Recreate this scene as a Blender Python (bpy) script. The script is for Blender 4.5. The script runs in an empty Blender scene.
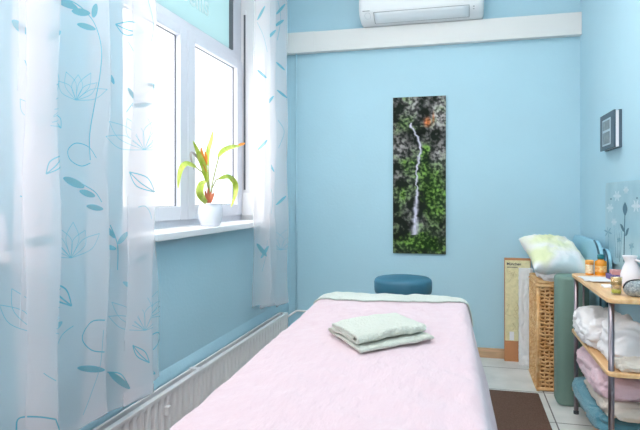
import bpy, bmesh, math, random
from mathutils import Vector, Matrix, noise
C = bpy.context.scene.collection
PI = math.pi
random.seed(4)

# ------------------------------------------------------------------ camera model (640x430 photograph)
F = 566.0; TH = math.atan(.2527); SN, CS = math.sin(TH), math.cos(TH); EYE = 1.15; HZ = 197.0
def ray(x, y):
    u = (x-320)/F; return (-SN+CS*u, CS+SN*u, (HZ-y)/F)
def onX(x, y, X): r = ray(x, y); t = X/r[0]; return Vector((X, t*r[1], EYE+t*r[2]))
def onY(x, y, Y): r = ray(x, y); t = Y/r[1]; return Vector((t*r[0], Y, EYE+t*r[2]))

# ------------------------------------------------------------------ materials
def srgb(r, g, b):
    f = lambda c: (c/12.92 if c <= .04045 else ((c+.055)/1.055)**2.4)
    return (f(r/255), f(g/255), f(b/255), 1)
def mat(name, col, rough=.6, metal=0, bump=0, scale=40, var=0, col2=None, vscale=6, sheen=0, emit=None, detail=4, stretch=None):
    m = bpy.data.materials.new(name); m.use_nodes = True
    nt = m.node_tree; b = nt.nodes['Principled BSDF']; L = nt.links.new
    b.inputs['Base Color'].default_value = col; b.inputs['Roughness'].default_value = rough
    b.inputs['Metallic'].default_value = metal
    if sheen: b.inputs['Sheen Weight'].default_value = sheen
    tc = nt.nodes.new('ShaderNodeTexCoord'); mp = nt.nodes.new('ShaderNodeMapping')
    L(tc.outputs['Object'], mp.inputs['Vector'])
    if stretch: mp.inputs['Scale'].default_value = stretch
    if var or col2:
        n = nt.nodes.new('ShaderNodeTexNoise'); n.inputs['Scale'].default_value = vscale; n.inputs['Detail'].default_value = detail
        L(mp.outputs[0], n.inputs['Vector'])
        rp = nt.nodes.new('ShaderNodeValToRGB'); rp.color_ramp.elements[0].position = .35; rp.color_ramp.elements[1].position = .65
        c2 = col2 if col2 else tuple(min(1, c*(1+var)) for c in col[:3])+(1,)
        c1 = col if col2 else tuple(c*(1-var) for c in col[:3])+(1,)
        rp.color_ramp.elements[0].color = c1; rp.color_ramp.elements[1].color = c2
        L(n.outputs['Fac'], rp.inputs[0]); L(rp.outputs[0], b.inputs['Base Color'])
    if bump:
        n2 = nt.nodes.new('ShaderNodeTexNoise'); n2.inputs['Scale'].default_value = scale; n2.inputs['Detail'].default_value = 5
        L(mp.outputs[0], n2.inputs['Vector'])
        bp = nt.nodes.new('ShaderNodeBump'); bp.inputs['Strength'].default_value = bump; bp.inputs['Distance'].default_value = .01
        L(n2.outputs['Fac'], bp.inputs['Height']); L(bp.outputs[0], b.inputs['Normal'])
    if emit:
        b.inputs['Emission Color'].default_value = col; b.inputs['Emission Strength'].default_value = emit
    return m
def sheer(name, col, alpha, trans=.5):
    m = bpy.data.materials.new(name); m.use_nodes = True; nt = m.node_tree; L = nt.links.new
    for n in list(nt.nodes): nt.nodes.remove(n)
    o = nt.nodes.new('ShaderNodeOutputMaterial'); t = nt.nodes.new('ShaderNodeBsdfTransparent')
    d = nt.nodes.new('ShaderNodeBsdfDiffuse'); tl = nt.nodes.new('ShaderNodeBsdfTranslucent')
    d.inputs[0].default_value = col; tl.inputs[0].default_value = col
    a = nt.nodes.new('ShaderNodeMixShader'); a.inputs[0].default_value = trans
    b = nt.nodes.new('ShaderNodeMixShader'); b.inputs[0].default_value = alpha
    L(d.outputs[0], a.inputs[1]); L(tl.outputs[0], a.inputs[2]); L(t.outputs[0], b.inputs[1]); L(a.outputs[0], b.inputs[2]); L(b.outputs[0], o.inputs[0])
    return m
def clear(name, tint=(1, 1, 1, 1), gloss=.08):
    m = bpy.data.materials.new(name); m.use_nodes = True; nt = m.node_tree; L = nt.links.new
    for n in list(nt.nodes): nt.nodes.remove(n)
    o = nt.nodes.new('ShaderNodeOutputMaterial'); t = nt.nodes.new('ShaderNodeBsdfTransparent'); t.inputs[0].default_value = tint
    g = nt.nodes.new('ShaderNodeBsdfGlossy'); g.inputs['Roughness'].default_value = .03
    a = nt.nodes.new('ShaderNodeMixShader'); a.inputs[0].default_value = gloss
    L(t.outputs[0], a.inputs[1]); L(g.outputs[0], a.inputs[2]); L(a.outputs[0], o.inputs[0])
    return m

WALL = mat('wall_paint', srgb(177, 212, 226), .75, bump=.12, scale=60, var=.02, vscale=2)
CEIL = mat('ceiling_paint', srgb(240, 243, 245), .9, bump=.05)
WHITE = mat('white_lacquer', srgb(238, 238, 240), .35)
FRAME = mat('window_plastic', srgb(214, 216, 226), .4)
SILL = mat('sill_white', srgb(244, 243, 246), .35)
GASKET = mat('grey_gasket', srgb(95, 98, 105), .6)
DUCT = mat('duct_plastic', srgb(228, 226, 224), .5)
RAD = mat('radiator_enamel', srgb(232, 226, 226), .4)
RADIN = mat('radiator_inside', srgb(120, 116, 118), .7)
OAK = mat('baseboard_wood', srgb(206, 168, 132), .5, var=.15, vscale=8, stretch=(1, 12, 12))
BEECH = mat('beech_wood', srgb(232, 180, 124), .4, col2=srgb(242, 200, 150), vscale=4, stretch=(14, 1.2, 14), bump=.03)
CHROME = mat('chrome', srgb(150, 138, 144), .3, metal=.9)
PINK = mat('pink_cotton', srgb(214, 187, 195), .9, bump=.6, scale=45, sheen=.3, stretch=(1, .45, 1))
BAND = mat('pale_green_terry', srgb(208, 214, 206), .95, bump=.7, scale=200, sheen=.3)
TOWEL = mat('towel_terry', srgb(212, 214, 202), .95, bump=1.0, scale=120, sheen=.3)
STOOL = mat('blue_vinyl', srgb(50, 106, 130), .5, bump=.05, scale=120)
RUG = mat('brown_rug', srgb(92, 66, 54), .98, col2=srgb(112, 84, 70), vscale=160, bump=.8, scale=220)
WICK = mat('wicker', srgb(222, 162, 100), .6, col2=srgb(246, 204, 150), vscale=22, bump=.3, scale=90)
WICKIN = mat('wicker_lining', srgb(160, 108, 64), .8)
GREEN = mat('green_vinyl', srgb(112, 140, 130), .55, bump=.15, scale=60)
LBLUE = mat('light_blue_vinyl', srgb(150, 200, 220), .5, bump=.05)
PIPING = mat('dark_teal_piping', srgb(40, 80, 98), .5)
CLOTHW = mat('white_linen', srgb(246, 242, 244), .9, bump=.2, scale=50, sheen=.2)
CLOTHP = mat('dusty_pink_fleece', srgb(238, 204, 214), .95, bump=.4, scale=120, sheen=.3)
CLOTHT = mat('teal_terry', srgb(88, 142, 158), .95, bump=.5, scale=160, sheen=.3)
CLOTHB = mat('beige_linen', srgb(226, 214, 202), .95, bump=.4, scale=90, sheen=.2)
TABLEPAD = mat('massage_table_vinyl', srgb(210, 205, 200), .5)
DARK = mat('dark_plastic', srgb(50, 52, 58), .5)
POTW = mat('white_glaze', srgb(236, 238, 248), .25)
SOIL = mat('soil', srgb(80, 58, 44), .95, bump=.8)
LEAF = mat('leaf_lime', srgb(186, 210, 64), .45, col2=srgb(226, 232, 124), vscale=30, stretch=(1, 1, .3))
STEM = mat('stem_green', srgb(150, 160, 90), .6)
ORANGE = mat('orange_leaf', srgb(238, 150, 50), .5)
REDB = mat('reddish_base', srgb(196, 110, 76), .7)
DRY = mat('dried_leaf', srgb(170, 165, 170), .8)
PAPER = mat('paper', srgb(246, 244, 246), .8)
GLASS = clear('window_glass', gloss=.04)
LENS = clear('drinking_glass', (.93, .93, .9, 1), .15)

# ------------------------------------------------------------------ mesh helpers
def box(bm, x0, x1, y0, y1, z0, z1, M=None, mi=0):
    vs = [bm.verts.new((x, y, z)) for x in (x0, x1) for y in (y0, y1) for z in (z0, z1)]
    if M is not None:
        for v in vs: v.co = M @ v.co
    for q in ((0, 1, 3, 2), (4, 6, 7, 5), (0, 4, 5, 1), (2, 3, 7, 6), (0, 2, 6, 4), (1, 5, 7, 3)):
        f = bm.faces.new([vs[i] for i in q]); f.material_index = mi
def tube(bm, pts, r, seg=8, closed=False, mi=0, cap=True):
    pts = [Vector(p) for p in pts]; n = len(pts); rings = []
    prev = None
    for i, p in enumerate(pts):
        a = pts[(i-1) % n] if (closed or i > 0) else p; b = pts[(i+1) % n] if (closed or i < n-1) else p
        t = (b-a); t = t.normalized() if t.length > 1e-9 else Vector((0, 0, 1))
        if prev is None:
            up = Vector((0, 0, 1)) if abs(t.z) < .9 else Vector((1, 0, 0)); s = t.cross(up).normalized()
        else:
            s = prev - t*prev.dot(t)
            s = s.normalized() if s.length > 1e-6 else t.orthogonal().normalized()
        prev = s; w = t.cross(s)
        rr = r[i] if isinstance(r, (list, tuple)) else r
        rings.append([bm.verts.new(p + (s*math.cos(k*2*PI/seg)+w*math.sin(k*2*PI/seg))*rr) for k in range(seg)])
    m = n if closed else n-1
    for i in range(m):
        A, B = rings[i], rings[(i+1) % n]
        for k in range(seg):
            f = bm.faces.new((A[k], A[(k+1) % seg], B[(k+1) % seg], B[k])); f.material_index = mi; f.smooth = True
    if not closed and cap:
        f = bm.faces.new(rings[0][::-1]); f.material_index = mi; f = bm.faces.new(rings[-1]); f.material_index = mi
def lathe(bm, prof, cx=0, cy=0, cz=0, seg=32, mi=0):
    rings = []
    for r, z in prof:
        if r < 1e-5: rings.append([bm.verts.new((cx, cy, cz+z))])
        else: rings.append([bm.verts.new((cx+r*math.cos(k*2*PI/seg), cy+r*math.sin(k*2*PI/seg), cz+z)) for k in range(seg)])
    for A, B in zip(rings, rings[1:]):
        for k in range(seg):
            q = [A[k % len(A)], A[(k+1) % len(A)], B[(k+1) % len(B)], B[k % len(B)]]
            u = []
            for v in q:
                if v not in u: u.append(v)
            if len(u) > 2:
                f = bm.faces.new(u); f.smooth = True; f.material_index = mi
def grid(bm, fn, nu, nv, mi=0, smooth=True):
    vs = [[bm.verts.new(fn(i/nu, j/nv)) for j in range(nv+1)] for i in range(nu+1)]
    for i in range(nu):
        for j in range(nv):
            f = bm.faces.new((vs[i][j], vs[i+1][j], vs[i+1][j+1], vs[i][j+1])); f.smooth = smooth; f.material_index = mi
    return vs
def prism(bm, pts, h0, h1, axis='z', mi=0):
    """closed outline extruded along an axis; pts are the two other coordinates"""
    def P(a, b, h): return {'z': (a, b, h), 'x': (h, a, b), 'y': (a, h, b)}[axis]
    A = [bm.verts.new(P(a, b, h0)) for a, b in pts]; B = [bm.verts.new(P(a, b, h1)) for a, b in pts]
    n = len(pts)
    for i in range(n):
        f = bm.faces.new((A[i], A[(i+1) % n], B[(i+1) % n], B[i])); f.material_index = mi
    f = bm.faces.new(A[::-1]); f.material_index = mi; f = bm.faces.new(B); f.material_index = mi
def rrect(x0, x1, y0, y1, r, n=6):
    out = []
    for cx, cy, a0 in ((x1-r, y1-r, 0), (x0+r, y1-r, 90), (x0+r, y0+r, 180), (x1-r, y0+r, 270)):
        for k in range(n+1):
            a = math.radians(a0+90*k/n); out.append((cx+r*math.cos(a), cy+r*math.sin(a)))
    return out
def obj(name, bm, mats, parent=None, bevel=0, smooth=False, solid=0, subsurf=0):
    bmesh.ops.recalc_face_normals(bm, faces=bm.faces)
    me = bpy.data.meshes.new(name); 
    if parent is not None:
        bmesh.ops.translate(bm, verts=bm.verts, vec=-world_loc(parent))
    if smooth:
        for f in bm.faces: f.smooth = True
    bm.to_mesh(me); bm.free()
    for m in (mats if isinstance(mats, (list, tuple)) else [mats]): me.materials.append(m)
    o = bpy.data.objects.new(name, me); C.objects.link(o)
    if parent is not None: o.parent = parent
    if bevel:
        md = o.modifiers.new('bevel', 'BEVEL'); md.width = bevel; md.segments = 3; md.limit_method = 'ANGLE'; md.angle_limit = math.radians(40)
        md.harden_normals = False
    if solid:
        md = o.modifiers.new('solid', 'SOLIDIFY'); md.thickness = solid; md.offset = 0
    if subsurf:
        md = o.modifiers.new('sub', 'SUBSURF'); md.levels = subsurf; md.render_levels = subsurf
    return o
def world_loc(o):
    v = Vector((0, 0, 0))
    while o is not None: v = v+o.location; o = o.parent
    return v
def thing(name, label, cat, loc, group=None):
    o = bpy.data.objects.new(name, None); C.objects.link(o); o.location = loc; o.empty_display_size = .05
    o['label'] = label; o['category'] = cat
    if group: o['group'] = group
    return o
def tag(o, label, cat, group=None):
    o['label'] = label; o['category'] = cat
    if group: o['group'] = group
    return o
def struct(name, bm, m, parent=None, label=None, **k):
    o = obj(name, bm, m, parent, **k)
    if parent is None:
        o['kind'] = 'structure'
        if label: o['label'] = label
    return o
def NB(): return bmesh.new()
def boxobj(name, m, parent, *c, **k):
    b = NB(); box(b, *c); return obj(name, b, m, parent, **k)
def fbm(p, o=4):
    return noise.fractal(p, 1.0, 2.0, o)

# ------------------------------------------------------------------ the room
XL, XR, YB, YF, HC = -1.335, .785, 4.23, -1.5, 2.95
W1 = (2.02, 3.71); W2 = (-.36, 1.33); WZ0, WZ1 = .955, 2.72
def floor_mat():
    m = bpy.data.materials.new('floor_tiles'); m.use_nodes = True; nt = m.node_tree; L = nt.links.new; b = nt.nodes['Principled BSDF']
    tc = nt.nodes.new('ShaderNodeTexCoord'); sp = nt.nodes.new('ShaderNodeSeparateXYZ'); L(tc.outputs['Object'], sp.inputs[0])
    T = .455; G = .007
    def line(out, off):
        a = nt.nodes.new('ShaderNodeMath'); a.operation = 'SUBTRACT'; L(out, a.inputs[0]); a.inputs[1].default_value = off
        w = nt.nodes.new('ShaderNodeMath'); w.operation = 'PINGPONG'; L(a.outputs[0], w.inputs[0]); w.inputs[1].default_value = T/2
        c = nt.nodes.new('ShaderNodeMath'); c.operation = 'LESS_THAN'; L(w.outputs[0], c.inputs[0]); c.inputs[1].default_value = G/2
        return c
    lx = line(sp.outputs[0], .46); ly = line(sp.outputs[1], 4.0)
    mx = nt.nodes.new('ShaderNodeMath'); mx.operation = 'MAXIMUM'; L(lx.outputs[0], mx.inputs[0]); L(ly.outputs[0], mx.inputs[1])
    n = nt.nodes.new('ShaderNodeTexNoise'); n.inputs['Scale'].default_value = 5; n.inputs['Detail'].default_value = 6; L(tc.outputs['Object'], n.inputs['Vector'])
    rp = nt.nodes.new('ShaderNodeValToRGB'); rp.color_ramp.elements[0].color = srgb(214, 216, 214); rp.color_ramp.elements[1].color = srgb(238, 238, 236)
    rp.color_ramp.elements[0].position = .35; rp.color_ramp.elements[1].position = .65
    L(n.outputs['Fac'], rp.inputs[0])
    mm = nt.nodes.new('ShaderNodeMix'); mm.data_type = 'RGBA'; L(mx.outputs[0], mm.inputs[0]); L(rp.outputs[0], mm.inputs[6]); mm.inputs[7].default_value = srgb(96, 92, 92)
    L(mm.outputs[2], b.inputs['Base Color']); b.inputs['Roughness'].default_value = .3
    return m
b = NB(); box(b, -1.7, .95, YF-.15, YB+.15, -.12, 0); struct('floor', b, floor_mat())
b = NB(); box(b, -1.7, .95, YF-.15, YB+.15, HC, HC+.12); struct('ceiling', b, CEIL)
b = NB(); box(b, -1.7, .95, YB, YB+.15, 0, HC); struct('wall_back', b, WALL)
b = NB(); box(b, XR, .95, YF, YB, 0, HC); struct('wall_right', b, WALL)
b = NB(); box(b, -1.7, .95, YF-.15, YF, 0, HC); struct('wall_front', b, WALL)
b = NB(); box(b, -1.62, XL, YF, YB, 0, WZ0); box(b, -1.62, XL, YF, YB, WZ1, HC)
for a, c in ((YF, W2[0]), (W2[1], W1[0]), (W1[1], YB)): box(b, -1.62, XL, a, c, WZ0, WZ1)
struct('wall_left', b, WALL)
# white window reveals
b = NB()
for a, c in (W2, W1):
    box(b, -1.545, XL+.001, a, a+.006, WZ0, WZ1); box(b, -1.545, XL+.001, c-.006, c, WZ0, WZ1); box(b, -1.545, XL+.001, a, c, WZ1-.006, WZ1)
struct('trim_2', b, WHITE)
# painted ledge along the foot of the window wall
b = NB(); prism(b, [(XL, 0), (XL+.014, 0), (XL+.014, .305), (XL, .355)], YF, YB-.001, 'y'); struct('trim_1', b, WALL)
b = NB(); box(b, XL, XR, YB-.014, YB, 0, .07); struct('baseboard_back', b, OAK, bevel=.004)
b = NB(); box(b, XR-.014, XR, YF, YB-.014, 0, .07); struct('baseboard_right', b, OAK, bevel=.004)

def window(n, y0, y1):
    root = bpy.data.objects.new('window_%d' % n, None); C.objects.link(root); root.location = (-1.49, (y0+y1)/2, WZ0); root['kind'] = 'structure'
    xi, xo = -1.505, -1.57
    def ring(b, a0, a1, z0, z1, wl, wr, wb, wt, x0, x1):
        box(b, x0, x1, a0, a0+wl, z0, z1); box(b, x0, x1, a1-wr, a1, z0, z1)
        box(b, x0, x1, a0+wl, a1-wr, z0, z0+wb); box(b, x0, x1, a0+wl, a1-wr, z1-wt, z1)
    ya, yb = y0+.006, y1-.006
    mid = (2.872-W1[0])+y0
    b = NB(); ring(b, ya, yb, .985, WZ1-.006, .05, .03, .05, .06, xo, xi)
    box(b, xo, xi, ya+.05, yb-.03, 2.075, 2.138); box(b, xo, xi, mid-.02, mid+.035, 1.03, 2.075)
    obj('window_frame', b, FRAME, root, bevel=.004)
    for k, (a0, a1) in enumerate(((ya+.045, mid+.008), (mid+.012, yb-.025))):
        b = NB(); ring(b, a0, a1, 1.025, 2.085, .085, .085 if k else .085, .075, .055, xi-.03, xi+.018)
        s = obj('sash', b, FRAME, root, bevel=.005)
        b = NB(); ring(b, a0+.08, a1-.08, 1.095, 2.035, .008, .008, .008, .008, xi-.018, xi-.009); obj('gasket', b, GASKET, s)
        boxobj('pane', GLASS, s, xi-.018, xi-.014, a0+.084, a1-.084, 1.098, 2.032)
    return root, ya, yb
wr, wa, wb_ = window(1, *W1); wr2, _, _ = window(2, *W2)
FILM = sheer('frosted_film', (.44, .56, .58, 1), 1.0, .8)
for r_, (y0, y1) in ((wr, W1), (wr2, W2)):
    o = boxobj('transom_pane', FILM, r_, -1.53, -1.526, y0+.056, y1-.16+.0, 2.14, 2.65)
    bb = NB()
    box(bb, -1.56, -1.503, y1-.16, y1-.03, 2.13, 2.66); obj('transom_frame', bb, FRAME, r_, bevel=.003)
    bb = NB(); box(bb, -1.53, -1.50, y1-.168, y1-.158, 2.14, 2.66); obj('transom_gasket', bb, GASKET, r_)
LETTER = sheer('white_letters', (.95, .95, .95, 1), .8, .9)
def text_mesh(name, s, size, M, m, parent=None, ext=.0008, bold=0, align='LEFT'):
    cu = bpy.data.curves.new(name, 'FONT'); cu.body = s; cu.size = size; cu.extrude = ext; cu.offset = bold; cu.align_x = align
    t = bpy.data.objects.new(name, cu); C.objects.link(t)
    bpy.context.view_layer.update()
    me = bpy.data.meshes.new_from_object(t.evaluated_get(bpy.context.evaluated_depsgraph_get()))
    bpy.data.objects.remove(t)
    me.transform(M); me.materials.clear(); me.materials.append(m)
    o = bpy.data.objects.new(name, me); C.objects.link(o)
    if parent is not None:
        me.transform(Matrix.Translation(-world_loc(parent))); o.parent = parent
    return o
# lettering on the frosted pane: +x of the text runs along +Y, facing the room
M = Matrix.Translation((-1.521, 2.86, 2.262)) @ Matrix(((0, 0, 1, 0), (1, 0, 0, 0), (0, 1, 0, 0), (0, 0, 0, 1)))
lo = text_mesh('lettering', 'oeills', .175, M, LETTER, wr, bold=.003)
lo['label'] = 'white letters on the frosted pane'

# window sills
for k, (a, c) in enumerate(((W1[0]-.04, W1[1]+.05), (W2[0]-.04, W2[1]+.045))):
    b = NB(); box(b, -1.49, -1.27, a, c, .957, .991)
    struct('trim_%d' % (k+3), b, SILL, bevel=.006, label='white window sill board')

# shutter strap on the window jamb
t = thing('shutter_strap', 'grey roller shutter strap running down the right window jamb to a white winder', 'strap', (-1.44, W1[1]-.01, 1.0))
boxobj('strap', GASKET, t, -1.485, -1.472, W1[1]-.0095, W1[1]-.0065, 1.20, 2.42)
boxobj('winder', WHITE, t, -1.49, -1.40, W1[1]-.030, W1[1]-.0065, 1.02, 1.18, bevel=.006)
boxobj('strap_guide', WHITE, t, -1.488, -1.466, W1[1]-.018, W1[1]-.0065, 2.42, 2.45, bevel=.002)

# ------------------------------------------------------------------ duct + air conditioner + pipes
b = NB(); box(b, XL, XR, YB-.055, YB, 2.258, 2.413); box(b, XL, XL+.24, YB-.058, YB, 2.256, 2.415); struct('trim_5', b, DUCT, bevel=.003, label='white cable duct running across the blue wall')
ax0, ax1, az = -.735, .142, 2.416
t = thing('air_conditioner', 'white wall-mounted split air conditioner above the long white duct', 'air conditioner', ((ax0+ax1)/2, 4.13, az))
def acprof(x_in=0):
    return [(YB, .0), (YB-.09, .0), (YB-.15, .018), (YB-.19, .045), (YB-.205, .075), (YB-.21, .12), (YB-.205, .25), (YB-.18, .285), (YB-.12, .295), (YB, .295)]
b = NB()
n = 22
xs = [ax0+(ax1-ax0)*k/n for k in range(n+1)]
xs = sorted(set(xs+[ax0+.006, ax0+.015, ax0+.028, ax1-.006, ax1-.015, ax1-.028]))
rings = []
for x in xs:
    e = min(x-ax0, ax1-x); R = .035
    k = 1 if e >= R else math.sqrt(max(0, 1-((R-e)/R)**2))
    ring = []
    for (y, z) in acprof():
        zc = .147
        ring.append(b.verts.new((x, YB-(YB-y)*(.80+.20*k), az+zc+(z-zc)*(.80+.20*k))))
    rings.append(ring)
for A, B in zip(rings, rings[1:]):
    for i in range(len(A)):
        f = b.faces.new((A[i], A[(i+1) % len(A)], B[(i+1) % len(A)], B[i])); f.smooth = (0 < i < 8)
b.faces.new(rings[0]); b.faces.new(rings[-1][::-1])
obj('housing', b, WHITE, t)
# louver flap following the lower front
def acsurf(s, off):   # s along profile between pts 1..4
    pr = acprof()[1:5]; k = min(int(s*3), 2); f = s*3-k
    a, c = Vector((0,)+pr[k]), Vector((0,)+pr[k+1]); p = a.lerp(c, f); d = (c-a).normalized(); nrm = Vector((0, -abs(d.z), -abs(d.y)))
    return p.y+nrm.y*off, p.z+nrm.z*off
b = NB(); grid(b, lambda u, v: (ax0+.115+u*.66, acsurf(.12+v*.68, .004)[0], az+acsurf(.12+v*.68, .004)[1]), 12, 9)
obj('louver_flap', b, mat('flap_white', srgb(236, 238, 241), .35), t, solid=.003)
b = NB()
o_ = .0035
pp = [(ax0+.113, .10), (ax0+.777, .10), (ax0+.777, .82), (ax0+.113, .82)]
for (xa, sa), (xb, sb) in zip(pp, pp[1:]+pp[:1]):
    tube(b, [(xa+(xb-xa)*q/6, acsurf(sa+(sb-sa)*q/6, o_)[0], az+acsurf(sa+(sb-sa)*q/6, o_)[1]) for q in range(7)], .0014, 5)
obj('louver_gap', b, GASKET, t)
b = NB()
for k in range(8):
    y, z = acsurf(.93, .001); box(b, ax0+.034+k*.0065, ax0+.0385+k*.0065, y-.0012, y+.001, az+z, az+z+.009)
obj('logo', b, DARK, t)
b = NB()
cx_, (cy_, cz_) = ax0+.068, acsurf(.62, .001)
tube(b, [(cx_+.022*math.cos(a*PI/10), acsurf(.62+.20*math.sin(a*PI/10), .001)[0], az+acsurf(.62+.20*math.sin(a*PI/10), .001)[1]) for a in range(20)], .001, 4, closed=True)
obj('sensor_ring', b, mat('pale_grey', srgb(196, 200, 206), .5), t)
b = NB()
for k in range(2):
    y, z = acsurf(.55+.14*k, .001); box(b, ax1-.075, ax1-.065, y-.0015, y+.0005, az+z, az+z+.004)
obj('indicator_lights', b, GASKET, t)

b = NB(); px = XL+.085
tube(b, [(px, YB-.03, .27), (px, YB-.03, 2.256)], .006, 8)
tag(obj('heating_pipe', b, WALL), 'thin blue-painted vertical pipe in the corner beside the right curtain', 'pipe')
b = NB(); tube(b, [(-1.25, 3.90, .27), (-1.25, YB-.045, .27), (-1.235, YB-.03, .27), (-.70, YB-.03, .27), (-.69, YB-.03, .26), (-.69, YB-.03, 0)], .008, 8)
tag(obj('heating_pipe', b, RAD), 'whitish horizontal pipe leaving the far end of the radiator', 'pipe')

# ------------------------------------------------------------------ radiator
ry0, ry1, rx0, rx1, rz0, rz1 = .15, 3.9, -1.288, -1.222, .055, .318
t = thing('radiator', 'long low white panel radiator beneath the windows', 'radiator', (-1.25, 2.0, 0))
b = NB(); 
PIT = .052; n = int((ry1-ry0)/PIT*12)
vv = [0, .05, .10, .14, .5, .86, .90, .95, 1]
rows = []
for i in range(n+1):
    y = ry0+i*(ry1-ry0)/n; ph = (y/PIT) % 1
    w = max(0, min(1, (math.sin(2*PI*ph)+.55)*3))
    rows.append([b.verts.new((rx1-.016+(.014*w if .09 < v < .91 else .014), y, rz0+v*(rz1-rz0-.004))) for v in vv])
for A, B in zip(rows, rows[1:]):
    for j in range(len(vv)-1): b.faces.new((A[j], B[j], B[j+1], A[j+1])).smooth = True
obj('front_panel', b, RAD, t)
boxobj('back_panel', RAD, t, rx0, rx0+.012, ry0, ry1, rz0, rz1, bevel=.003)
boxobj('top_rail', RAD, t, rx1-.024, rx1, ry0, ry1, rz1-.012, rz1+.002, bevel=.003)
boxobj('convector_fins', RADIN, t, rx0+.014, rx1-.026, ry0+.02, ry1-.02, rz0+.02, rz1-.035)
for y in (ry0+.0, ry1-.012): boxobj('end_cap', RAD, t, rx0, rx1, y, y+.012, rz0, rz1, bevel=.003)
for y in (.9, 2.5): boxobj('bracket', RAD, t, rx0, rx1-.006, y, y+.03, rz1-.02, rz1+.004, bevel=.002)
for y in (1.0, 2.16): boxobj('mounting_clip', RAD, t, rx1-.004, rx1+.016, y, y+.028, .225, .262, bevel=.003)
for y in (.5, 2.0, 3.5): boxobj('wall_bracket', RADIN, t, XL+.012, rx0+.002, y, y+.03, .1, .28)

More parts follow.
